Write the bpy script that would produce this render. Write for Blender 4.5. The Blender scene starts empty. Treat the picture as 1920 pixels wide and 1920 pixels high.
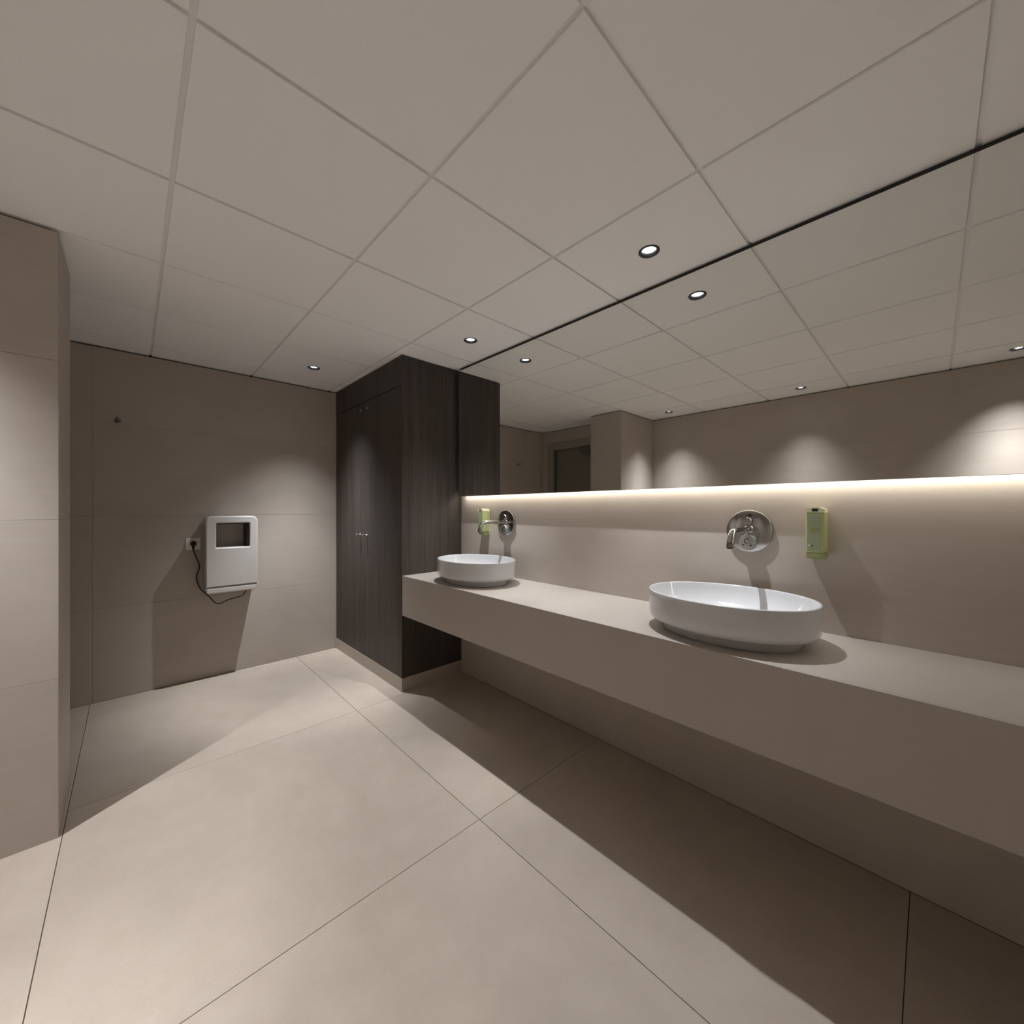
import bpy, bmesh, math, random
from mathutils import Vector, Matrix

PI = math.pi
scene = bpy.context.scene
COL = scene.collection

# ------------------------------------------------------------------ camera
CAM_H = 1.252
cam_data = bpy.data.cameras.new('camera')
cam_data.sensor_width = 36.0
cam_data.lens = 751.0 / 1920.0 * 36.0
cam_data.shift_y = -4.0 / 1920.0
cam_data.clip_start = 0.01
cam = bpy.data.objects.new('camera', cam_data)
cam.location = (0, 0, CAM_H)
cam.rotation_euler = (PI / 2, 0, PI / 2 - 0.7604)
COL.objects.link(cam)
scene.camera = cam

# ------------------------------------------------------------------ world, exposure
world = bpy.data.worlds.new('world')
scene.world = world
world.use_nodes = True
world.node_tree.nodes['Background'].inputs[0].default_value = (0, 0, 0, 1)
world.node_tree.nodes['Background'].inputs[1].default_value = 0.0
vs = scene.view_settings
vs.view_transform = 'Standard'
vs.look = 'None'
vs.gamma = 1.0
vs.use_curve_mapping = False
vs.exposure = 1.28
cy = scene.cycles
cy.max_bounces = 11
cy.diffuse_bounces = 7
cy.glossy_bounces = 8
cy.caustics_reflective = True
cy.blur_glossy = 0.3
cy.sample_clamp_indirect = 6.0
cy.use_denoising = True

SPOT_W = 110.0            # each recessed lamp
SPOT_COL = (0.985, 0.995, 1.03)
BEAM = [(0, 0.58), (7, 0.66), (13, 0.80), (17, 0.80), (21, 0.58), (25, 0.31), (29, 0.15), (34, 0.055), (38, 0.012), (41, 0.0)]   # angle off axis, relative intensity
LED_STRENGTH = 8.8       # strip under the mirror

# ------------------------------------------------------------------ key dimensions (metres)
C = 2.322                 # ceiling
XE = -3.742               # end wall face
YW = 1.852                # mirror wall face
YM = 1.800                # mirror glass face
YO = -0.910               # opposite wall face
XN = 1.60                 # wall behind the camera
CX0, CY0 = -2.515, 1.348  # cabinet side and front
TOPZ, APZ = 0.800, 0.527  # counter top and apron underside
GAP = 0.010               # shadow gap between walls and ceiling

# ------------------------------------------------------------------ materials
def new_mat(name):
    m = bpy.data.materials.new(name)
    m.use_nodes = True
    nt = m.node_tree
    return m, nt, nt.nodes['Principled BSDF']

def plain(name, col, rough=0.5, metal=0.0, **kw):
    m, nt, b = new_mat(name)
    b.inputs['Base Color'].default_value = (*col, 1)
    b.inputs['Roughness'].default_value = rough
    b.inputs['Metallic'].default_value = metal
    for k, v in kw.items():
        b.inputs[k].default_value = v
    return m

def emit(name, col, s):
    m, nt, b = new_mat(name)
    b.inputs['Base Color'].default_value = (0.8, 0.8, 0.8, 1)
    b.inputs['Emission Color'].default_value = (*col, 1)
    b.inputs['Emission Strength'].default_value = s
    return m

def stone(name, col, blotch=0.10, grain=0.06, streak=(1, 1, 1), rough=0.5, bump=0.02, fine=260.0):
    """large-format porcelain: soft clouds, fine grain, optional brushed direction"""
    m, nt, b = new_mat(name)
    N, L = nt.nodes, nt.links
    geo = N.new('ShaderNodeNewGeometry')
    oi = N.new('ShaderNodeObjectInfo')
    mul = N.new('ShaderNodeMath'); mul.operation = 'MULTIPLY'; mul.inputs[1].default_value = 37.0
    L.new(oi.outputs['Random'], mul.inputs[0])
    add = N.new('ShaderNodeVectorMath'); add.operation = 'ADD'
    L.new(geo.outputs['Position'], add.inputs[0]); L.new(mul.outputs[0], add.inputs[1])
    sc = N.new('ShaderNodeVectorMath'); sc.operation = 'MULTIPLY'; sc.inputs[1].default_value = streak
    L.new(add.outputs[0], sc.inputs[0])
    def noise(scale, detail, rgh, vec):
        n = N.new('ShaderNodeTexNoise')
        n.inputs['Scale'].default_value = scale; n.inputs['Detail'].default_value = detail
        n.inputs['Roughness'].default_value = rgh
        L.new(vec, n.inputs['Vector'])
        return n
    n1 = noise(2.2, 5, 0.62, add.outputs[0])
    n2 = noise(fine, 2, 0.7, add.outputs[0])
    n3 = noise(9.0, 6, 0.7, sc.outputs[0])
    def amp(node, a):
        s = N.new('ShaderNodeMath'); s.operation = 'SUBTRACT'; s.inputs[1].default_value = 0.5
        L.new(node.outputs['Fac'], s.inputs[0])
        t = N.new('ShaderNodeMath'); t.operation = 'MULTIPLY'; t.inputs[1].default_value = a
        L.new(s.outputs[0], t.inputs[0])
        return t
    a1, a2, a3 = amp(n1, blotch * 2.4), amp(n2, grain * 2.0), amp(n3, blotch * 1.4)
    s1 = N.new('ShaderNodeMath'); L.new(a1.outputs[0], s1.inputs[0]); L.new(a2.outputs[0], s1.inputs[1])
    s2 = N.new('ShaderNodeMath'); L.new(s1.outputs[0], s2.inputs[0]); L.new(a3.outputs[0], s2.inputs[1])
    s3 = N.new('ShaderNodeMath'); s3.inputs[1].default_value = 1.0; L.new(s2.outputs[0], s3.inputs[0])
    # warm / cool drift between the clouds
    mixc = N.new('ShaderNodeMix'); mixc.data_type = 'RGBA'
    mixc.inputs[6].default_value = (col[0] * 1.02, col[1] * 0.995, col[2] * 0.95, 1)
    mixc.inputs[7].default_value = (col[0] * 0.985, col[1] * 1.0, col[2] * 1.05, 1)
    L.new(n3.outputs['Fac'], mixc.inputs[0])
    vm = N.new('ShaderNodeVectorMath'); vm.operation = 'SCALE'
    L.new(mixc.outputs[2], vm.inputs[0]); L.new(s3.outputs[0], vm.inputs['Scale'])
    L.new(vm.outputs[0], b.inputs['Base Color'])
    b.inputs['Roughness'].default_value = rough
    b.inputs['Specular IOR Level'].default_value = 0.35
    bp = N.new('ShaderNodeBump'); bp.inputs['Strength'].default_value = bump; bp.inputs['Distance'].default_value = 0.004
    L.new(n3.outputs['Fac'], bp.inputs['Height']); L.new(bp.outputs[0], b.inputs['Normal'])
    return m

def wood(name, col):
    """dark laminate with fine vertical grain"""
    m, nt, b = new_mat(name)
    N, L = nt.nodes, nt.links
    geo = N.new('ShaderNodeNewGeometry')
    sc = N.new('ShaderNodeVectorMath'); sc.operation = 'MULTIPLY'; sc.inputs[1].default_value = (1, 1, 0.035)
    L.new(geo.outputs['Position'], sc.inputs[0])
    n1 = N.new('ShaderNodeTexNoise'); n1.inputs['Scale'].default_value = 75; n1.inputs['Detail'].default_value = 5; n1.inputs['Roughness'].default_value = 0.65
    n2 = N.new('ShaderNodeTexNoise'); n2.inputs['Scale'].default_value = 14; n2.inputs['Detail'].default_value = 3
    L.new(sc.outputs[0], n1.inputs['Vector']); L.new(sc.outputs[0], n2.inputs['Vector'])
    mx = N.new('ShaderNodeMix'); mx.data_type = 'FLOAT'; mx.inputs[0].default_value = 0.4
    L.new(n1.outputs['Fac'], mx.inputs[2]); L.new(n2.outputs['Fac'], mx.inputs[3])
    rp = N.new('ShaderNodeValToRGB')
    rp.color_ramp.elements[0].position = 0.30; rp.color_ramp.elements[0].color = (col[0] * 0.62, col[1] * 0.60, col[2] * 0.58, 1)
    rp.color_ramp.elements[1].position = 0.72; rp.color_ramp.elements[1].color = (col[0] * 1.45, col[1] * 1.45, col[2] * 1.45, 1)
    L.new(mx.outputs[0], rp.inputs[0]); L.new(rp.outputs[0], b.inputs['Base Color'])
    b.inputs['Roughness'].default_value = 0.5
    b.inputs['Specular IOR Level'].default_value = 0.25
    bp = N.new('ShaderNodeBump'); bp.inputs['Strength'].default_value = 0.08; bp.inputs['Distance'].default_value = 0.001
    L.new(n1.outputs['Fac'], bp.inputs['Height']); L.new(bp.outputs[0], b.inputs['Normal'])
    return m

def ceil_mat(name, col):
    m, nt, b = new_mat(name)
    N, L = nt.nodes, nt.links
    geo = N.new('ShaderNodeNewGeometry')
    n1 = N.new('ShaderNodeTexNoise'); n1.inputs['Scale'].default_value = 420; n1.inputs['Detail'].default_value = 2
    L.new(geo.outputs['Position'], n1.inputs['Vector'])
    rp = N.new('ShaderNodeValToRGB')
    rp.color_ramp.elements[0].position = 0.3; rp.color_ramp.elements[0].color = (*[c * 0.97 for c in col], 1)
    rp.color_ramp.elements[1].position = 0.7; rp.color_ramp.elements[1].color = (*[c * 1.02 for c in col], 1)
    L.new(n1.outputs['Fac'], rp.inputs[0]); L.new(rp.outputs[0], b.inputs['Base Color'])
    b.inputs['Roughness'].default_value = 0.85
    b.inputs['Specular IOR Level'].default_value = 0.2
    return m

M = {}
M['floor'] = stone('floor_porcelain', (0.505, 0.438, 0.368), 0.15, 0.12, (1, 1, 1), 0.48)
M['wall'] = stone('wall_porcelain', (0.485, 0.435, 0.385), 0.11, 0.06, (0.35, 0.35, 4.5), 0.5, 0.06)
M['grout'] = plain('dark_grout', (0.10, 0.078, 0.06), 0.9)
M['wgrout'] = plain('wall_grout', (0.36, 0.31, 0.265), 0.9)
M['ceil'] = ceil_mat('mineral_ceiling', (0.935, 0.93, 0.925))
M['bar'] = plain('white_grid_metal', (0.84, 0.835, 0.825), 0.5)
M['void'] = plain('dark_plenum', (0.02, 0.018, 0.016), 0.9)
M['wood'] = wood('dark_wood_laminate', (0.068, 0.058, 0.052))
M['woodin'] = plain('dark_cabinet_core', (0.018, 0.015, 0.013), 0.7)
M['mirror'] = plain('mirror_silver', (0.86, 0.865, 0.835), 0.02, 1.0)
M['mirror_edge'] = plain('polished_glass_edge', (0.42, 0.45, 0.42), 0.25)
M['mback'] = plain('mirror_frame_gap_black', (0.02, 0.018, 0.016), 0.6)
M['ceramic'] = plain('white_glazed_ceramic', (0.62, 0.63, 0.65), 0.10, 0.0, **{'Coat Weight': 0.4})
M['chrome'] = plain('chrome', (0.52, 0.52, 0.51), 0.07, 1.0)
M['plate'] = plain('soft_chrome_plate', (0.44, 0.44, 0.43), 0.16, 1.0)
M['satin'] = plain('satin_chrome', (0.62, 0.62, 0.62), 0.28, 1.0)
M['knob'] = plain('pale_satin_chrome', (0.46, 0.47, 0.465), 0.35, 0.8)
M['dark'] = plain('black_plastic', (0.012, 0.011, 0.010), 0.45)
M['white'] = plain('white_abs_plastic', (0.60, 0.58, 0.56), 0.35)
M['socket'] = plain('white_socket_plastic', (0.84, 0.83, 0.82), 0.4)
M['cream'] = plain('cream_plastic', (0.72, 0.72, 0.50), 0.35)
M['green'] = plain('translucent_green_soap', (0.40, 0.45, 0.20), 0.25, 0.0, **{'Subsurface Weight': 0.25, 'Subsurface Radius': (0.02, 0.02, 0.008), 'Subsurface Scale': 0.4})
M['greenlabel'] = plain('grey_green_label', (0.31, 0.355, 0.22), 0.35)
M['greenpatch'] = plain('olive_print', (0.28, 0.30, 0.11), 0.35)
M['bezel'] = plain('dark_grey_bezel', (0.06, 0.058, 0.065), 0.35, 0.6)
M['lens'] = emit('lamp_glow', (0.97, 0.98, 1.0), 3.2)
M['led'] = emit('led_glow', (1.0, 0.93, 0.82), LED_STRENGTH)
M['door'] = plain('door_paint', (0.20, 0.185, 0.155), 0.5)
M['frame'] = plain('door_frame_paint', (0.34, 0.31, 0.27), 0.5)
M['closer'] = plain('grey_closer', (0.16, 0.16, 0.15), 0.4, 0.5)

# ------------------------------------------------------------------ mesh helpers
def link(name, me, mat, parent=None):
    o = bpy.data.objects.new(name, me)
    if mat is not None and len(me.materials) == 0:
        me.materials.append(mat)
    COL.objects.link(o)
    if parent is not None:
        o.parent = parent
    return o

def bm_obj(name, bm, mat, parent=None, smooth=False):
    me = bpy.data.meshes.new(name)
    bmesh.ops.recalc_face_normals(bm, faces=bm.faces[:])
    bm.to_mesh(me); bm.free()
    if smooth:
        me.polygons.foreach_set('use_smooth', [True] * len(me.polygons))
    return link(name, me, mat, parent)

def box_bm(x0, x1, y0, y1, z0, z1, bevel=0.0, seg=2, bm=None):
    own = bm is None
    bm = bm or bmesh.new()
    vs_ = [bm.verts.new((x, y, z)) for x in (x0, x1) for y in (y0, y1) for z in (z0, z1)]
    fs = [(0, 1, 3, 2), (4, 6, 7, 5), (0, 4, 5, 1), (2, 3, 7, 6), (0, 2, 6, 4), (1, 5, 7, 3)]
    faces = [bm.faces.new([vs_[i] for i in f]) for f in fs]
    bmesh.ops.recalc_face_normals(bm, faces=faces)
    if bevel:
        es = list({e for f in faces for e in f.edges})
        bmesh.ops.bevel(bm, geom=es, offset=bevel, segments=seg, profile=0.5, affect='EDGES')
    return bm

def box(name, x0, x1, y0, y1, z0, z1, mat, parent=None, bevel=0.0, seg=2):
    return bm_obj(name, box_bm(x0, x1, y0, y1, z0, z1, bevel, seg), mat, parent)

def lathe_bm(prof, seg=48, cap0=True, cap1=True, ax=1.0, ay=1.0):
    """profile (r, z) revolved about z; optional elliptical scale"""
    bm = bmesh.new()
    rings = []
    for r, z in prof:
        rings.append([bm.verts.new((r * ax * math.cos(2 * PI * k / seg), r * ay * math.sin(2 * PI * k / seg), z)) for k in range(seg)])
    for a, b in zip(rings, rings[1:]):
        for k in range(seg):
            bm.faces.new((a[k], a[(k + 1) % seg], b[(k + 1) % seg], b[k]))
    if cap0: bm.faces.new(list(reversed(rings[0])))
    if cap1: bm.faces.new(rings[-1])
    return bm

def place(bm, loc=(0, 0, 0), rot=None):
    mat = Matrix.Translation(loc)
    if rot is not None:
        mat = mat @ rot
    bmesh.ops.transform(bm, matrix=mat, verts=bm.verts[:])
    return bm

TO_ROOM = Matrix.Rotation(PI / 2, 4, 'X')      # local +z becomes -y (out of the mirror wall / cabinet front)

def tube_bm(pts, rad, seg=12, cap=True):
    """tube through points; rad is a number or one per point"""
    pts = [Vector(p) for p in pts]
    n = len(pts)
    rad = rad if isinstance(rad, (list, tuple)) else [rad] * n
    bm = bmesh.new(); rings = []
    t0 = (pts[1] - pts[0]).normalized()
    up = Vector((1, 0, 0)) if abs(t0.x) < 0.8 else Vector((0, 0, 1))
    nrm = (up - t0 * up.dot(t0)).normalized()
    for i in range(n):
        t = (pts[min(i + 1, n - 1)] - pts[max(i - 1, 0)]).normalized()
        nrm = (nrm - t * nrm.dot(t)).normalized()
        bn = t.cross(nrm)
        rings.append([bm.verts.new(pts[i] + (nrm * math.cos(2 * PI * k / seg) + bn * math.sin(2 * PI * k / seg)) * rad[i]) for k in range(seg)])
    for a, b in zip(rings, rings[1:]):
        for k in range(seg):
            bm.faces.new((a[k], a[(k + 1) % seg], b[(k + 1) % seg], b[k]))
    if cap:
        bm.faces.new(list(reversed(rings[0]))); bm.faces.new(rings[-1])
    return bm

def spline(pts, sub=8):
    """Catmull-Rom resample"""
    P = [Vector(p) for p in pts]; P = [P[0] * 2 - P[1]] + P + [P[-1] * 2 - P[-2]]
    out = []
    for i in range(1, len(P) - 2):
        for s in range(sub):
            t = s / sub
            a, b, c, d = P[i - 1], P[i], P[i + 1], P[i + 2]
            out.append(0.5 * ((2 * b) + (c - a) * t + (2 * a - 5 * b + 4 * c - d) * t * t + (3 * b - a - 3 * c + d) * t ** 3))
    out.append(P[-2])
    return out

def smooth_by_angle(o, ang=40):
    me = o.data
    bm = bmesh.new(); bm.from_mesh(me)
    for f in bm.faces: f.smooth = True
    for e in bm.edges:
        e.smooth = not (len(e.link_faces) == 2 and e.calc_face_angle(0) > math.radians(ang))
    bm.to_mesh(me); bm.free()
    return o

def struct(o):
    o['kind'] = 'structure'
    return o

def thing(name, label, cat, loc=(0, 0, 0), group=None):
    o = bpy.data.objects.new(name, None)
    o.empty_display_size = 0.05
    COL.objects.link(o)
    o.location = loc
    o['label'] = label; o['category'] = cat
    if group: o['group'] = group
    return o

_tile_cache = {}
def tile(name, parent, mat, size, center, bevel=0.0008):
    """one tile: box of given size centred at center; mesh data shared between alike tiles"""
    key = (name, mat.name, tuple(round(s, 4) for s in size))
    if key not in _tile_cache:
        sx, sy, sz = (s / 2 for s in size)
        bm = box_bm(-sx, sx, -sy, sy, -sz, sz, bevel, 1)
        me = bpy.data.meshes.new(name); bm.to_mesh(me); bm.free()
        me.materials.append(mat)
        _tile_cache[key] = me
    o = link(name, _tile_cache[key], None, parent)
    o.location = center
    return o

def cuts(lo, hi, marks):
    ks = [lo] + sorted(k for k in marks if lo + 0.02 < k < hi - 0.02) + [hi]
    return list(zip(ks, ks[1:]))

# ------------------------------------------------------------------ floor
FJX = [-1.265 + 1.213 * k for k in range(-3, 4)]
FJY = [1.022 - 1.213 * k for k in range(0, 3)]
floor = struct(box('floor', XE - 0.1, XN + 0.1, YO - 0.1, YW + 0.1, -0.06, -0.004, M['grout']))
for xa, xb in cuts(XE, XN, FJX):
    for ya, yb in cuts(YO, YW, FJY):
        g = 0.0011
        tile('floor_tile', floor, M['floor'], (xb - xa - 2 * g, yb - ya - 2 * g, 0.005), ((xa + xb) / 2, (ya + yb) / 2, -0.0025))

# ------------------------------------------------------------------ walls (slab + porcelain tiles 8 mm proud)
ZT = C - GAP
ZJ = [0.607, 1.214, 1.821]
TT = 0.0012
def wall_x(name, xf, nrm, y0, y1, marks, thick=0.1, zj=ZJ):
    """wall whose face looks along +x / -x (nrm = +-1)"""
    a, b = sorted((xf - nrm * 0.0012, xf - nrm * thick))
    w = struct(box(name, a, b, y0, y1, 0, ZT, M['wgrout']))
    for ya, yb in cuts(y0, y1, marks):
        for za, zb in cuts(0, ZT, zj):
            g = 0.0009
            tile('wall_tile', w, M['wall'], (TT, yb - ya - 2 * g, zb - za - 2 * g), (xf - nrm * TT / 2, (ya + yb) / 2, (za + zb) / 2), 0.0005)
    return w
def wall_y(name, yf, nrm, x0, x1, marks, thick=0.1, tile_from=None, zj=ZJ):
    a, b = sorted((yf - nrm * 0.0012, yf - nrm * thick))
    w = struct(box(name, x0, x1, a, b, 0, ZT, M['wgrout']))
    for xa, xb in cuts(tile_from if tile_from is not None else x0, x1, marks):
        for za, zb in cuts(0, ZT, zj):
            g = 0.0009
            tile('wall_tile', w, M['wall'], (xb - xa - 2 * g, TT, zb - za - 2 * g), ((xa + xb) / 2, yf - nrm * TT / 2, (za + zb) / 2), 0.0005)
    return w

PX0, PX1, PY = -2.692, -2.303, -0.200      # pier
YD = -0.550                                 # door wall face
wall_x('wall_end', XE, 1, YD, YW, [-0.18])
wall_y('wall_right', YW, -1, XE, XN, [0.62], tile_from=CX0, zj=[0.76, 1.40])
wall_y('wall_left', YO, 1, PX1, XN, [0.70])
wall_x('wall_near', XN, -1, YO, YW, FJY)

# pier between door recess and the opposite wall
pier = struct(box('wall_pier', PX0 + TT * 0.9, PX1 - TT * 0.9, YO - 0.1, PY - TT * 0.9, 0, ZT, M['wgrout']))
for za, zb in cuts(0, ZT, ZJ):
    g = 0.0007; zc = (za + zb) / 2; hh = zb - za - 2 * g
    tile('wall_tile', pier, M['wall'], (TT, PY - TT - YO - g, hh), (PX1 - TT / 2, (YO + PY - TT) / 2, zc), 0.0005)
    tile('wall_tile', pier, M['wall'], (PX1 - PX0, TT, hh), ((PX0 + PX1) / 2, PY - TT / 2, zc), 0.0005)
    tile('wall_tile', pier, M['wall'], (TT, PY - TT - YD - g, hh), (PX0 + TT / 2, (YD + PY - TT) / 2, zc), 0.0005)

# door wall: narrow stile beside the end wall and a lintel above the door
DX0, DX1, DZ = -3.645, PX0 - 0.004, 2.150
dw = struct(box('wall_recess', XE - 0.1, PX0, YD - 0.1, YD - TT * 0.9, DZ, ZT, M['wgrout']))
tile('wall_tile', dw, M['wall'], (PX0 - XE - 0.002, TT, ZT - DZ - 0.002), ((XE + PX0) / 2, YD - TT / 2, (ZT + DZ) / 2), 0.0005)
ds = struct(box('wall_stile', XE - 0.1, DX0, YD - 0.1, YD - TT * 0.9, 0, DZ, M['wgrout']))
for za, zb in cuts(0, DZ, ZJ):
    tile('wall_tile', ds, M['wall'], (DX0 - XE - 0.002, TT, zb - za - 0.0014), ((XE + DX0) / 2, YD - TT / 2, (za + zb) / 2), 0.0005)

# door with frame, leaf, closer
door = bpy.data.objects.new('door_1', None); COL.objects.link(door); door.location = (DX0, YD, 0); struct(door)
def at_door(o):
    o.parent = door; o.matrix_parent_inverse = Matrix.Translation(door.location).inverted(); return o
FW = 0.10
at_door(box('frame_jamb', DX0, DX0 + FW, YD - 0.09, YD + 0.012, 0, DZ, M['frame'], None, 0.003))
at_door(box('frame_jamb', DX1 - 0.03, DX1, YD - 0.09, YD + 0.012, 0, DZ, M['frame'], None, 0.003))
at_door(box('frame_head', DX0 + FW, DX1 - 0.03, YD - 0.09, YD + 0.012, DZ - 0.09, DZ, M['frame'], None, 0.003))
leaf = at_door(box('door_leaf', DX0 + FW + 0.025, DX1 - 0.034, YD - 0.075, YD - 0.035, 0.008, DZ - 0.094, M['door'], None, 0.002))
at_door(box('door_stop', DX0 + FW, DX0 + FW + 0.024, YD - 0.088, YD - 0.02, 0, DZ - 0.092, M['closer'], None, 0.001))
at_door(box('closer_body', -3.10, -2.86, YD - 0.035, YD + 0.035, 1.985, 2.045, M['closer'], None, 0.006))
at_door(box('closer_arm', -3.12, -2.80, YD + 0.0, YD + 0.02, 2.046, 2.052, M['closer'], None, 0.001))
hb = tube_bm(spline([(-2.80, YD - 0.034, 1.03), (-2.80, YD + 0.02, 1.03), (-2.815, YD + 0.025, 1.03), (-2.93, YD + 0.025, 1.03)], 6), 0.010)
at_door(smooth_by_angle(bm_obj('door_handle', hb, M['satin'])))

# ------------------------------------------------------------------ ceiling
ceiling = struct(box('ceiling', XE - 0.1, XN + 0.1, YO - 0.1, YW + 0.1, C + 0.13, C + 0.16, M['void']))
GX = [-0.508 + 0.6 * k for k in range(-5, 4)]
GY = [0.097 - 0.6, 0.097, 0.697, 1.297]
YC1 = YW + 0.02
BW = 0.012
for gx in GX:
    box('grid_bar', gx - BW, gx + BW, YO - 0.03, YC1, C + 0.0085, C + 0.03, M['bar'], ceiling)
for gy in GY:
    for xa, xb in cuts(XE - 0.03, XN + 0.03, GX):
        box('grid_bar', xa + BW, xb - BW, gy - BW, gy + BW, C + 0.0085, C + 0.03, M['bar'], ceiling)

LAMPS = {}       # (ix, iy) cell -> lamp position
LAMP_POS = [(-0.810, 1.553), (-2.012, 1.553), (-3.212, 0.997), (-0.800, -0.660), (-1.990, -0.660), (0.392, -0.660)]  # last entry is an added fill lamp
def hole_tile(w, d, hx, hy, r, t, seg=48):
    """ceiling tile with a round cut-out for the lamp"""
    bm = bmesh.new()
    def sq(k):
        a = 2 * PI * (k + 0.5) / seg
        c, s = math.cos(a), math.sin(a)
        ex = (w / 2 - hx) if c > 0 else (-w / 2 - hx)
        ey = (d / 2 - hy) if s > 0 else (-d / 2 - hy)
        f = min(abs(ex / c) if abs(c) > 1e-6 else 9, abs(ey / s) if abs(s) > 1e-6 else 9)
        return (hx + c * f, hy + s * f)
    corners = [(sx * w / 2, sy * d / 2) for sx in (1, -1) for sy in (1, -1)]
    outer = [list(sq(k)) for k in range(seg)]
    for cxy in corners:
        k = min(range(seg), key=lambda q: (outer[q][0] - cxy[0]) ** 2 + (outer[q][1] - cxy[1]) ** 2)
        outer[k] = list(cxy)
    inner = [(hx + r * math.cos(2 * PI * (k + 0.5) / seg), hy + r * math.sin(2 * PI * (k + 0.5) / seg)) for k in range(seg)]
    L4 = [[bm.verts.new((p[0], p[1], z)) for p in ring] for ring in (outer, inner) for z in (0, t)]
    ob, ot, ib, it = L4
    for k in range(seg):
        j = (k + 1) % seg
        bm.faces.new((ob[k], ob[j], ib[j], ib[k])); bm.faces.new((ot[j], ot[k], it[k], it[j]))
        bm.faces.new((ob[j], ob[k], ot[k], ot[j])); bm.faces.new((ib[k], ib[j], it[j], it[k]))
    return bm

HG = 0.0065       # half groove between tiles
for xa, xb in cuts(XE - 0.03, XN + 0.03, GX):
    for ya, yb in cuts(YO - 0.03, YC1, GY):
        x0 = xa + (HG if xa > XE else 0.0); x1 = xb - (HG if xb < XN else 0.0)
        y0 = ya + (HG if ya > YO else 0.0); y1 = yb - (HG if yb < YW else 0.0)
        cxm, cym = (x0 + x1) / 2, (y0 + y1) / 2
        lamp = [p for p in LAMP_POS if x0 < p[0] < x1 and y0 < p[1] < y1]
        if lamp:
            bm = hole_tile(x1 - x0, y1 - y0, lamp[0][0] - cxm, lamp[0][1] - cym, 0.036, 0.0082)
            o = bm_obj('ceiling_tile', bm, M['ceil'], ceiling); o.location = (cxm, cym, C)
        else:
            tile('ceiling_tile', ceiling, M['ceil'], (x1 - x0, y1 - y0, 0.0082), (cxm, cym, C + 0.0041), 0.001)

# ------------------------------------------------------------------ recessed downlights
def downlight(x, y, label, power=1.0, tilt=(0.0, 0.0)):
    t = thing('downlight', label, 'downlight', (x, y, C), 'recessed ceiling spots')
    # trim ring: sits under the tile, slopes in to the lens
    prof = [(0.0420, 0.0), (0.0422, -0.002), (0.0405, -0.0042), (0.0370, -0.0045), (0.0320, -0.0025), (0.0285, 0.002), (0.0268, 0.009), (0.0300, 0.009), (0.0345, 0.0)]
    bm = lathe_bm(prof, 48, False, False)
    smooth_by_angle(bm_obj('trim_ring', bm, M['bezel'], t), 50)
    bm = lathe_bm([(0.0300, 0.0095), (0.0318, 0.075), (0.020, 0.10), (0.004, 0.10)], 32, False, True)
    smooth_by_angle(bm_obj('housing', bm, M['bezel'], t), 50)
    bm = lathe_bm([(0.0266, 0.0085), (0.020, 0.0078), (0.010, 0.0073), (0.001, 0.0071)], 40, False, True)
    smooth_by_angle(bm_obj('lens', bm, M['lens'], t), 60)
    ld = bpy.data.lights.new('downlight_beam', 'SPOT')
    ld.energy = SPOT_W * power; ld.color = SPOT_COL
    ld.spot_size = math.radians(90); ld.spot_blend = 0.1; ld.shadow_soft_size = 0.010
    # photometric curve of the lamp: intensity against the angle off its axis
    ld.use_nodes = True
    nt = ld.node_tree; N, L = nt.nodes, nt.links
    em = next(n for n in N if n.type == 'EMISSION')
    tc = N.new('ShaderNodeTexCoord'); sx = N.new('ShaderNodeSeparateXYZ')
    ab = N.new('ShaderNodeMath'); ab.operation = 'ABSOLUTE'
    ac = N.new('ShaderNodeMath'); ac.operation = 'ARCCOSINE'
    dv = N.new('ShaderNodeMath'); dv.operation = 'DIVIDE'; dv.inputs[1].default_value = math.radians(45)
    rp = N.new('ShaderNodeValToRGB'); cr = rp.color_ramp
    cr.elements[0].position = 0.0; cr.elements[0].color = (BEAM[0][1],) * 3 + (1,)
    cr.elements[1].position = BEAM[-1][0] / 45; cr.elements[1].color = (BEAM[-1][1],) * 3 + (1,)
    for a, v in BEAM[1:-1]:
        e = cr.elements.new(a / 45); e.color = (v, v, v, 1)
    cr.interpolation = 'LINEAR'
    L.new(tc.outputs['Normal'], sx.inputs[0]); L.new(sx.outputs['Z'], ab.inputs[0]); L.new(ab.outputs[0], ac.inputs[0])
    L.new(ac.outputs[0], dv.inputs[0]); L.new(dv.outputs[0], rp.inputs[0]); L.new(rp.outputs[0], em.inputs['Strength'])
    lo = bpy.data.objects.new('downlight_beam', ld); COL.objects.link(lo)
    lo.parent = t; lo.location = (0, 0, -0.008)
    lo.rotation_euler = (math.radians(tilt[1]), math.radians(-tilt[0]), 0)      # gimbal: degrees towards +x, +y
    return t
downlight(*LAMP_POS[0], 'dark-ringed recessed spot near the mirror, above the basin away from the cabinet', 0.42)
downlight(*LAMP_POS[1], 'dark-ringed recessed spot near the mirror, above the basin beside the cabinet', 0.42)
downlight(*LAMP_POS[2], 'round recessed spot with dark ring in ceiling before the dark cabinet doors', 0.80, (-1.5, -1.5))
downlight(*LAMP_POS[3], 'recessed ceiling spot seen in the mirror, shining down the plain opposite wall', 0.54, (0, 5.5))
downlight(*LAMP_POS[4], 'recessed ceiling spot seen in the mirror, close to the inner corner of the pier', 0.78, (2, 6))
downlight(*LAMP_POS[5], 'added ceiling fill lamp over the open floor far from the pier and the cabinet', 0.8)  # added lamp, no source seen here; lifts the ceiling and near floor

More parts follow.
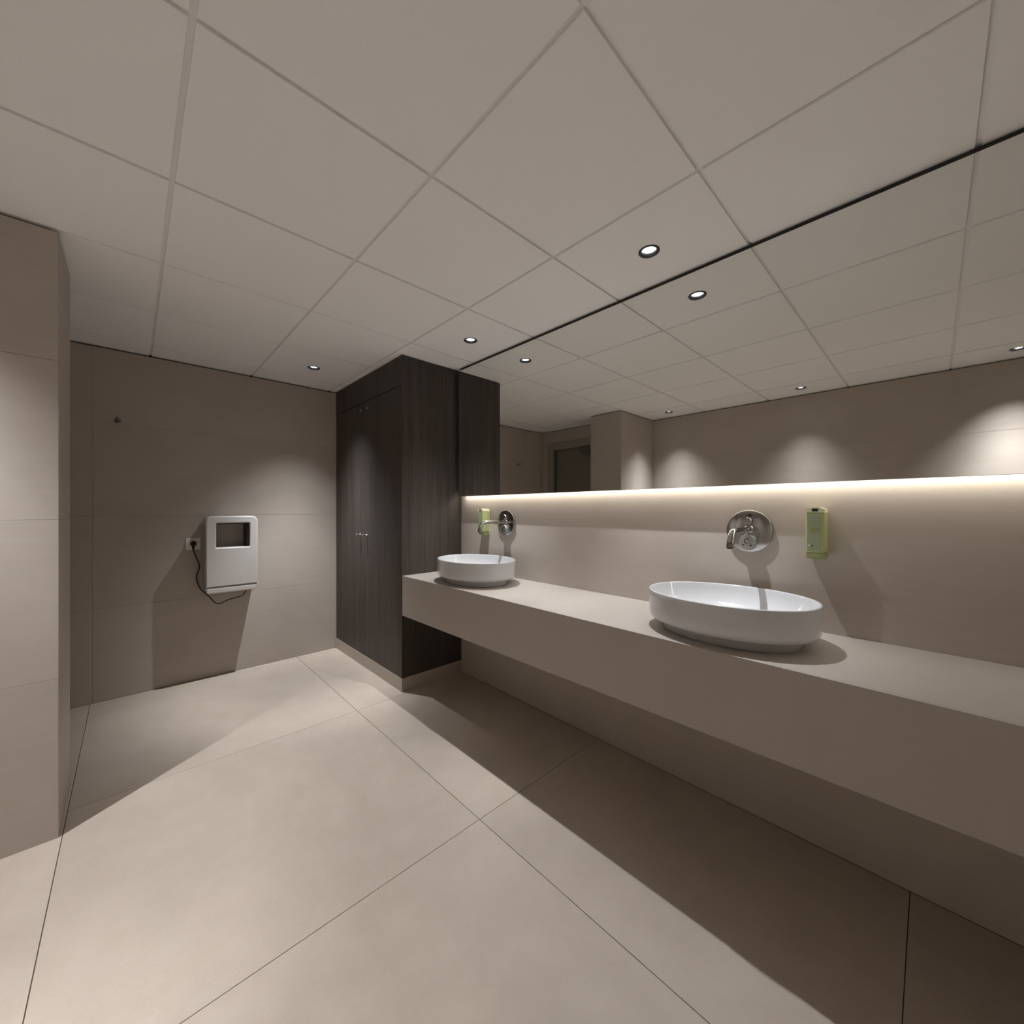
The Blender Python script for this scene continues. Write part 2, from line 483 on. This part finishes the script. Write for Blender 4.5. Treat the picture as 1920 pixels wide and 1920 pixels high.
# ------------------------------------------------------------------ tall cabinet
cab = thing('tall_cabinet', 'tall dark wood cabinet with two doors reaching the ceiling beside the mirror', 'cabinet', ((XE + CX0) / 2, 1.6, 0))
def cabp(o):
    o.parent = cab; o.matrix_parent_inverse = Matrix.Translation(cab.location).inverted(); return o
PLZ = 0.092; SEAM = 2.111; CT = C - 0.006
cabp(box('side_panel', CX0 - 0.019, CX0, CY0, YW - 0.001, PLZ, CT, M['wood'], None, 0.0008))
cabp(box('carcass', XE + 0.002, CX0 - 0.020, CY0 + 0.020, YW - 0.002, PLZ, CT, M['woodin']))
cabp(box('fascia_panel', XE + 0.003, CX0 - 0.0195, CY0 + 0.001, CY0 + 0.0195, SEAM + 0.003, CT, M['wood'], None, 0.0008))
XMID = -3.130
cabdoors = []
for a, b, kx in ((XE + 0.016, XMID - 0.0012, -3.197), (XMID + 0.0012, CX0 - 0.0205, -3.078)):
    d = cabp(box('cabinet_door', a, b, CY0 + 0.001, CY0 + 0.0195, PLZ + 0.003, SEAM - 0.003, M['wood'], None, 0.0008))
    def dpart(o, d=d):
        o.parent = d; return o
    kb = lathe_bm([(0.0065, 0.0), (0.0065, 0.003), (0.0048, 0.005), (0.0048, 0.020), (0.0066, 0.026), (0.0072, 0.036), (0.0066, 0.0385), (0.003, 0.039)], 24)
    k = smooth_by_angle(bm_obj('knob', place(kb, (kx, CY0 + 0.001, 1.052), TO_ROOM), M['satin']), 50)
    k['label'] = 'small satin metal knob'; dpart(k)
    cb_ = lathe_bm([(0.0085, 0.0), (0.0085, 0.002), (0.006, 0.004), (0.001, 0.0044)], 20)
    c_ = smooth_by_angle(bm_obj('lock_cap', place(cb_, (kx, CY0 + 0.001, 2.056), TO_ROOM), M['satin']), 50); dpart(c_)
cabp(box('filler_strip', XE + 0.003, XE + 0.014, CY0 + 0.004, CY0 + 0.0195, PLZ, SEAM - 0.001, M['wood'], None, 0.0005))
cabp(box('plinth_front', XE + 0.003, CX0 + 0.001, CY0 - 0.001, CY0 + 0.009, 0.0005, PLZ - 0.001, M['wall'], None, 0.0006))
cabp(box('plinth_side', CX0 - 0.009, CX0 + 0.001, CY0 + 0.010, YW - 0.001, 0.0005, PLZ - 0.001, M['wall'], None, 0.0006))

# ------------------------------------------------------------------ mirror
MX0, MX1 = -2.482, XN - 0.004
MZ0, MZ1 = 1.352, C - 0.019
mir = thing('wall_mirror', 'wide wall mirror hung clear of the tiles with a lit lower edge', 'mirror', (-0.6, YM, MZ0))
def mirp(o):
    o.parent = mir; o.matrix_parent_inverse = Matrix.Translation(mir.location).inverted(); return o
mirp(box('glass_edge', MX0, MX1, YM + 0.0005, YM + 0.006, MZ0, MZ1, M['mirror_edge'], None, 0.0006))
gl = bm_obj('glass', box_bm(MX0 + 0.001, MX1 - 0.001, YM, YM + 0.0008, MZ0 + 0.001, MZ1 - 0.001), M['mirror']); mirp(gl)
mirp(box('backing_frame', MX0 + 0.020, MX1, YM + 0.007, YW - 0.001, MZ0 + 0.016, C - 0.003, M['mback']))  # mirror backing; its black also paints the shadow gap up to the ceiling
led = mirp(box('led_strip', MX0 + 0.025, MX1, YM + 0.020, YM + 0.034, MZ0 + 0.011, MZ0 + 0.0155, M['led'])); led['label'] = 'warm white light strip under the mirror'

# ------------------------------------------------------------------ counter
VX1 = XN - 0.004
van = thing('vanity_counter', 'long wall-hung beige stone counter with deep front apron under the mirror', 'counter', (-0.6, 1.6, APZ))
def vanp(o):
    o.parent = van; o.matrix_parent_inverse = Matrix.Translation(van.location).inverted(); return o
M['counter'] = stone('counter_porcelain', (0.430, 0.392, 0.355), 0.06, 0.045, (1, 1, 1), 0.42)
vanp(box('counter_top', CX0 + 0.004, VX1, CY0 + 0.0115, YW - 0.001, TOPZ - 0.012, TOPZ, M['counter'], None, 0.0008))
vanp(box('front_apron', CX0 + 0.004, VX1, CY0 + 0.001, CY0 + 0.011, APZ, TOPZ, M['counter'], None, 0.0010))
vanp(box('underside', CX0 + 0.004, VX1, CY0 + 0.0115, YW - 0.001, APZ, APZ + 0.012, M['counter'], None, 0.0008))

# ------------------------------------------------------------------ basins
BA, BB, BY = 0.280, 0.216, 1.581
def basin(x, label):
    t = thing('wash_basin', label, 'basin', (x, BY, TOPZ), 'vessel basins on the counter')
    # (inset, height) of the outer skin from foot to rim, then the inner skin down to the drain
    outer = [(0.052, 0.0), (0.048, 0.002), (0.045, 0.022), (0.040, 0.028), (0.026, 0.0315), (0.013, 0.0365), (0.006, 0.043), (0.002, 0.054), (0.0005, 0.075), (0.0, 0.110), (0.0, 0.1415), (0.0008, 0.1438), (0.0028, 0.145)]
    inner = [(0.0052, 0.145), (0.0068, 0.1440), (0.0078, 0.1415), (0.0110, 0.125), (0.020, 0.100), (0.036, 0.076), (0.060, 0.058), (0.095, 0.047), (0.135, 0.041), (0.165, 0.0385)]
    seg = 96
    bm = bmesh.new(); rings = []
    for d, z in outer + inner:
        b = BB - d
        a = BA - d if d < 0.06 else (BA - 0.06) * (1 - (d - 0.06) / (0.216 - 0.06))
        rings.append([bm.verts.new((a * math.copysign(abs(math.cos(2 * PI * q / seg)) ** 0.97, math.cos(2 * PI * q / seg)), b * math.copysign(abs(math.sin(2 * PI * q / seg)) ** 0.97, math.sin(2 * PI * q / seg)), z)) for q in range(seg)])
    for r0, r1 in zip(rings, rings[1:]):
        for q in range(seg):
            bm.faces.new((r0[q], r0[(q + 1) % seg], r1[(q + 1) % seg], r1[q]))
    bm.faces.new(list(reversed(rings[0]))); bm.faces.new(rings[-1])
    bo = smooth_by_angle(bm_obj('bowl', bm, M['ceramic'], t), 55)
    bm = lathe_bm([(0.031, 0.0375), (0.032, 0.0395), (0.030, 0.0415), (0.018, 0.0435), (0.002, 0.0440)], 32)
    smooth_by_angle(bm_obj('drain_cap', bm, M['chrome'], t), 50)
    return t
basin(-0.521, 'white oval vessel basin on the open counter, the one away from the dark cabinet')
basin(-1.996, 'white oval vessel basin on the counter next to the dark wood cabinet')

# ------------------------------------------------------------------ wall taps
def tap(x, label):
    t = thing('wall_tap', label, 'tap', (x, YW, CAM_H - 0.087), 'wall taps over the basins')
    bm = lathe_bm([(0.0850, 0.0005), (0.0860, 0.004), (0.0860, 0.0125), (0.0852, 0.0142), (0.0835, 0.0150), (0.020, 0.0153)], 64)
    smooth_by_angle(bm_obj('cover_plate', place(bm, (0, 0, 0), TO_ROOM), M['plate'], t), 45)
    bm = lathe_bm([(0.0185, 0.0152), (0.0185, 0.018), (0.0165, 0.0205), (0.012, 0.0215)], 32)
    smooth_by_angle(bm_obj('spout_collar', place(bm, (0, 0, 0.006), TO_ROOM), M['chrome'], t), 45)
    pts = [(0, -0.010, 0.006), (0, -0.08, 0.007), (0, -0.15, 0.007), (0, -0.195, 0.0055), (0, -0.216, -0.003), (0, -0.228, -0.018), (0, -0.234, -0.036), (0, -0.238, -0.055)]
    pp = spline(pts, 6)
    rr = [0.0105 + 0.0028 * min(1, max(0, (i / (len(pp) - 1) - 0.25) / 0.6)) for i in range(len(pp))]
    smooth_by_angle(bm_obj('spout', tube_bm(pp, rr, 20), M['chrome'], t), 50)
    bm = lathe_bm([(0.0095, 0.0), (0.0095, 0.003), (0.002, 0.003)], 24)
    bmn = smooth_by_angle(bm_obj('aerator', place(bm, (0, -0.2383, -0.0575)), M['dark'], t), 45)
    # round control knob under the spout with its printed marks
    bm = lathe_bm([(0.032, 0.0152), (0.0325, 0.020), (0.0325, 0.034), (0.0310, 0.037), (0.004, 0.038)], 48)
    kn = smooth_by_angle(bm_obj('control_knob', place(bm, (0, 0, -0.045), TO_ROOM), M['knob'], t), 45)
    arc = [(0.0095 * math.cos(math.radians(a)), -0.0385, -0.040 + 0.0095 * math.sin(math.radians(a))) for a in range(40, 290, 20)]
    bm_obj('temperature_mark', tube_bm(arc, 0.0016, 6), M['dark'], kn)
    for dx, dz in ((-0.014, -0.056), (0.013, -0.057)):
        bm = lathe_bm([(0.0032, 0.0375), (0.0032, 0.0392), (0.001, 0.0394)], 12)
        bm_obj('dot_mark', place(bm, (dx, 0, dz), TO_ROOM), M['dark'], kn)
    # push button above the spout
    bm = lathe_bm([(0.0165, 0.0152), (0.0165, 0.026), (0.0150, 0.0285), (0.003, 0.0290)], 32)
    smooth_by_angle(bm_obj('push_button', place(bm, (-0.002, 0, 0.040), TO_ROOM), M['chrome'], t), 45)
    bm = lathe_bm([(0.0055, 0.0150), (0.0055, 0.018), (0.002, 0.0185)], 16)
    smooth_by_angle(bm_obj('sensor_eye', place(bm, (0.004, 0, 0.066), TO_ROOM), M['dark'], t), 45)
    return t
tap(-0.521, 'chrome wall tap with round plate above the basin that stands away from the cabinet')
tap(-1.996, 'chrome wall tap with round plate above the basin next to the dark cabinet')

# ------------------------------------------------------------------ soap dispensers
def soap(x, label):
    t = thing('soap_dispenser', label, 'dispenser', (x, YW, CAM_H - 0.178), 'green soap dispensers')
    w = 0.0285; H = 0.186; D = 0.066
    box('body', -w, w, -D, -0.006, 0.022, H - 0.018, M['green'], t, 0.006, 3)
    box('wall_plate', -w + 0.004, w - 0.004, -0.006, -0.0005, 0.006, H - 0.010, M['cream'], t, 0.001)
    # cream cap with a shallow pitched front
    bm = bmesh.new()
    prof = [(-w, H - 0.0178), (w, H - 0.0178), (w, H - 0.004), (0.010, H), (-0.010, H), (-w, H - 0.004)]
    f = [bm.verts.new((px, -D - 0.001, pz)) for px, pz in prof]; r = [bm.verts.new((px, -0.006, pz)) for px, pz in prof]
    bm.faces.new(f); bm.faces.new(list(reversed(r)))
    for i in range(6):
        j = (i + 1) % 6; bm.faces.new((f[i], r[i], r[j], f[j]))
    cap = bm_obj('cap', bm, M['cream'], t)
    box('key_slot', -0.009, 0.009, -D - 0.0016, -D - 0.0008, H - 0.0135, H - 0.003, M['dark'], cap)
    # rounded dispensing nose underneath
    bm = bmesh.new()
    pr = [(0.022, -D + 0.002), (0.022, -0.008), (0.006, -0.008), (0.000, -0.016), (0.000, -0.046), (0.006, -D + 0.010)]
    a_ = [bm.verts.new((-w + 0.002, py, pz)) for pz, py in pr]; b_ = [bm.verts.new((w - 0.002, py, pz)) for pz, py in pr]
    bm.faces.new(a_); bm.faces.new(list(reversed(b_)))
    for i in range(6):
        j = (i + 1) % 6; bm.faces.new((a_[i], b_[i], b_[j], a_[j]))
    bm_obj('nozzle_base', bm, M['greenpatch'], t)
    # printed label on the front
    lab = box('label_panel', -w + 0.006, w - 0.0105, -D - 0.0006, -D + 0.0004, 0.030, H - 0.028, M['greenlabel'], t)
    box('print_patch', -0.012, 0.012, -D - 0.0010, -D - 0.0005, 0.098, 0.114, M['greenpatch'], lab)
    bm = lathe_bm([(0.0028, 0.0), (0.0028, 0.0008)], 12)
    bm_obj('print_dot', place(bm, (-0.008, -D - 0.0004, 0.048), TO_ROOM), M['dark'], lab)
    bm = lathe_bm([(0.0035, 0.0), (0.0035, 0.0006)], 12)
    bm_obj('print_dot', place(bm, (-0.018, -D - 0.0004, 0.049), TO_ROOM), M['cream'], lab)
    return t
soap(-0.2935, 'green wall soap dispenser with cream cap on the open stretch of tiled wall')
soap(-2.2020, 'green wall soap dispenser with cream cap behind a tap spout, near the cabinet')

# ------------------------------------------------------------------ hand dryer
hd = thing('hand_dryer', 'white wall hand dryer with a rectangular hand opening and black cord', 'hand dryer', (XE, 0.545, 0.64))
def hdp(o):
    o.parent = hd; o.matrix_parent_inverse = Matrix.Translation(hd.location).inverted(); return o
DXF = XE + 0.170
def rrect(y0, y1, z0, z1, rads, seg=8):
    """closed outline in the yz plane; rads = radius at (y0z0, y1z0, y1z1, y0z1)"""
    out = []
    for (cy_, cz_, sy, sz, a0), r in zip(((y0, z0, 1, 1, 180), (y1, z0, -1, 1, 270), (y1, z1, -1, -1, 0), (y0, z1, 1, -1, 90)), rads):
        for i in range(seg + 1):
            a = math.radians(a0 + 90 * i / seg)
            out.append((cy_ + sy * r + r * math.cos(a), cz_ + sz * r + r * math.sin(a)))
    return out
def plate_with_hole(name, loops, x0, x1, bev, mat):
    """outline (and holes) filled, extruded from x0 to x1 with rounded edges"""
    cu = bpy.data.curves.new(name + '_outline', 'CURVE')
    cu.dimensions = '2D'; cu.fill_mode = 'BOTH'
    cu.extrude = (x1 - x0) / 2 - bev; cu.bevel_depth = bev; cu.bevel_resolution = 3; cu.offset = -bev
    for lp in loops:
        sp = cu.splines.new('POLY'); sp.points.add(len(lp) - 1)
        for p, (y, z) in zip(sp.points, lp):
            p.co = (y, z, 0, 1)
        sp.use_cyclic_u = True
    tmp = bpy.data.objects.new(name + '_outline', cu); COL.objects.link(tmp)
    dg = bpy.context.evaluated_depsgraph_get(); dg.update()
    me = bpy.data.meshes.new_from_object(tmp.evaluated_get(dg))
    bpy.data.objects.remove(tmp); bpy.data.curves.remove(cu)
    # local (x, y, z) -> (depth, y, z)
    me.transform(Matrix(((0, 0, 1, (x0 + x1) / 2), (1, 0, 0, 0), (0, 1, 0, 0), (0, 0, 0, 1))))
    me.materials.clear(); me.materials.append(mat)
    me.name = name
    o = bpy.data.objects.new(name, me); COL.objects.link(o)
    return smooth_by_angle(o, 35)
YL, YR, ZB, ZTp = 0.385, 0.706, 0.688, 1.206
hdp(plate_with_hole('casing', [rrect(YL, YR, ZB, ZTp, (0.004, 0.004, 0.040, 0.040)), rrect(0.447, 0.652, 0.976, 1.154, (0.004,) * 4, 3)], XE + 0.001, DXF, 0.009, M['white']))
hdp(plate_with_hole('lower_tray', [rrect(YL + 0.001, YR - 0.001, 0.646, ZB - 0.0006, (0.022, 0.022, 0.003, 0.003))], XE + 0.001, DXF - 0.001, 0.008, M['white']))
ol = hdp(box('opening_liner', XE + 0.004, DXF - 0.012, 0.640, 0.6515, 0.977, 1.153, M['dark']))
ol['label'] = 'dark inner cheek of the hand opening'
hdp(box('opening_liner_top', XE + 0.02, DXF - 0.010, 0.448, 0.639, 1.1475, 1.1535, M['dark']))  # dark strip along the top of the hand opening
cord = [(-3.712, 0.327, 1.002), (-3.705, 0.328, 0.961), (-3.715, 0.343, 0.914), (-3.720, 0.365, 0.838), (-3.720, 0.356, 0.794), (-3.715, 0.348, 0.752), (-3.700, 0.367, 0.678), (-3.670, 0.410, 0.623), (-3.650, 0.463, 0.558), (-3.640, 0.533, 0.580), (-3.640, 0.618, 0.600), (-3.640, 0.646, 0.648)]
cd = hdp(smooth_by_angle(bm_obj('power_cord', tube_bm(spline(cord, 8), 0.0038, 10), M['dark']), 60))
cd['label'] = 'thin black power cord'
pb = lathe_bm([(0.0185, 0.0), (0.0190, 0.010), (0.0175, 0.024), (0.010, 0.030), (0.002, 0.031)], 28)
place(pb, (XE + 0.0105, 0.330, 1.005), Matrix.Rotation(PI / 2, 4, 'Y'))
plug = smooth_by_angle(bm_obj('plug', pb, M['dark']), 45); plug.parent = cd
sb = tube_bm([(-3.712, 0.3275, 1.004), (-3.706, 0.328, 0.985), (-3.705, 0.328, 0.962)], [0.0095, 0.0085, 0.0055], 14)
sr = smooth_by_angle(bm_obj('strain_relief', sb, M['dark']), 50); sr.parent = cd

# ------------------------------------------------------------------ wall socket and hook
so = thing('wall_socket', 'white square wall socket with a black plug beside the hand dryer', 'socket', (XE, 0.329, 1.002))
box('face_plate', 0.0005, 0.009, -0.0415, 0.0415, -0.0425, 0.0425, M['socket'], so, 0.003, 3)
bm = lathe_bm([(0.0215, 0.0088), (0.0215, 0.0100), (0.0195, 0.0102)], 32, True, True)
smooth_by_angle(bm_obj('socket_insert', place(bm, (0, 0, 0), Matrix.Rotation(PI / 2, 4, 'Y')), M['socket'], so), 45)

hk = thing('coat_hook', 'small dark metal coat hook on the tiled end wall', 'hook', (XE, -0.065, 1.845))
bm = lathe_bm([(0.016, 0.0), (0.016, 0.004), (0.013, 0.006), (0.003, 0.006)], 24)
smooth_by_angle(bm_obj('rose', place(bm, (0.0005, 0, 0), Matrix.Rotation(PI / 2, 4, 'Y')), M['closer'], hk), 45)
hp = spline([(0.004, 0, 0), (0.030, 0, -0.002), (0.042, 0, 0.004), (0.045, 0, 0.018)], 6)
smooth_by_angle(bm_obj('peg', tube_bm(hp, 0.0055, 12), M['closer'], hk), 50)
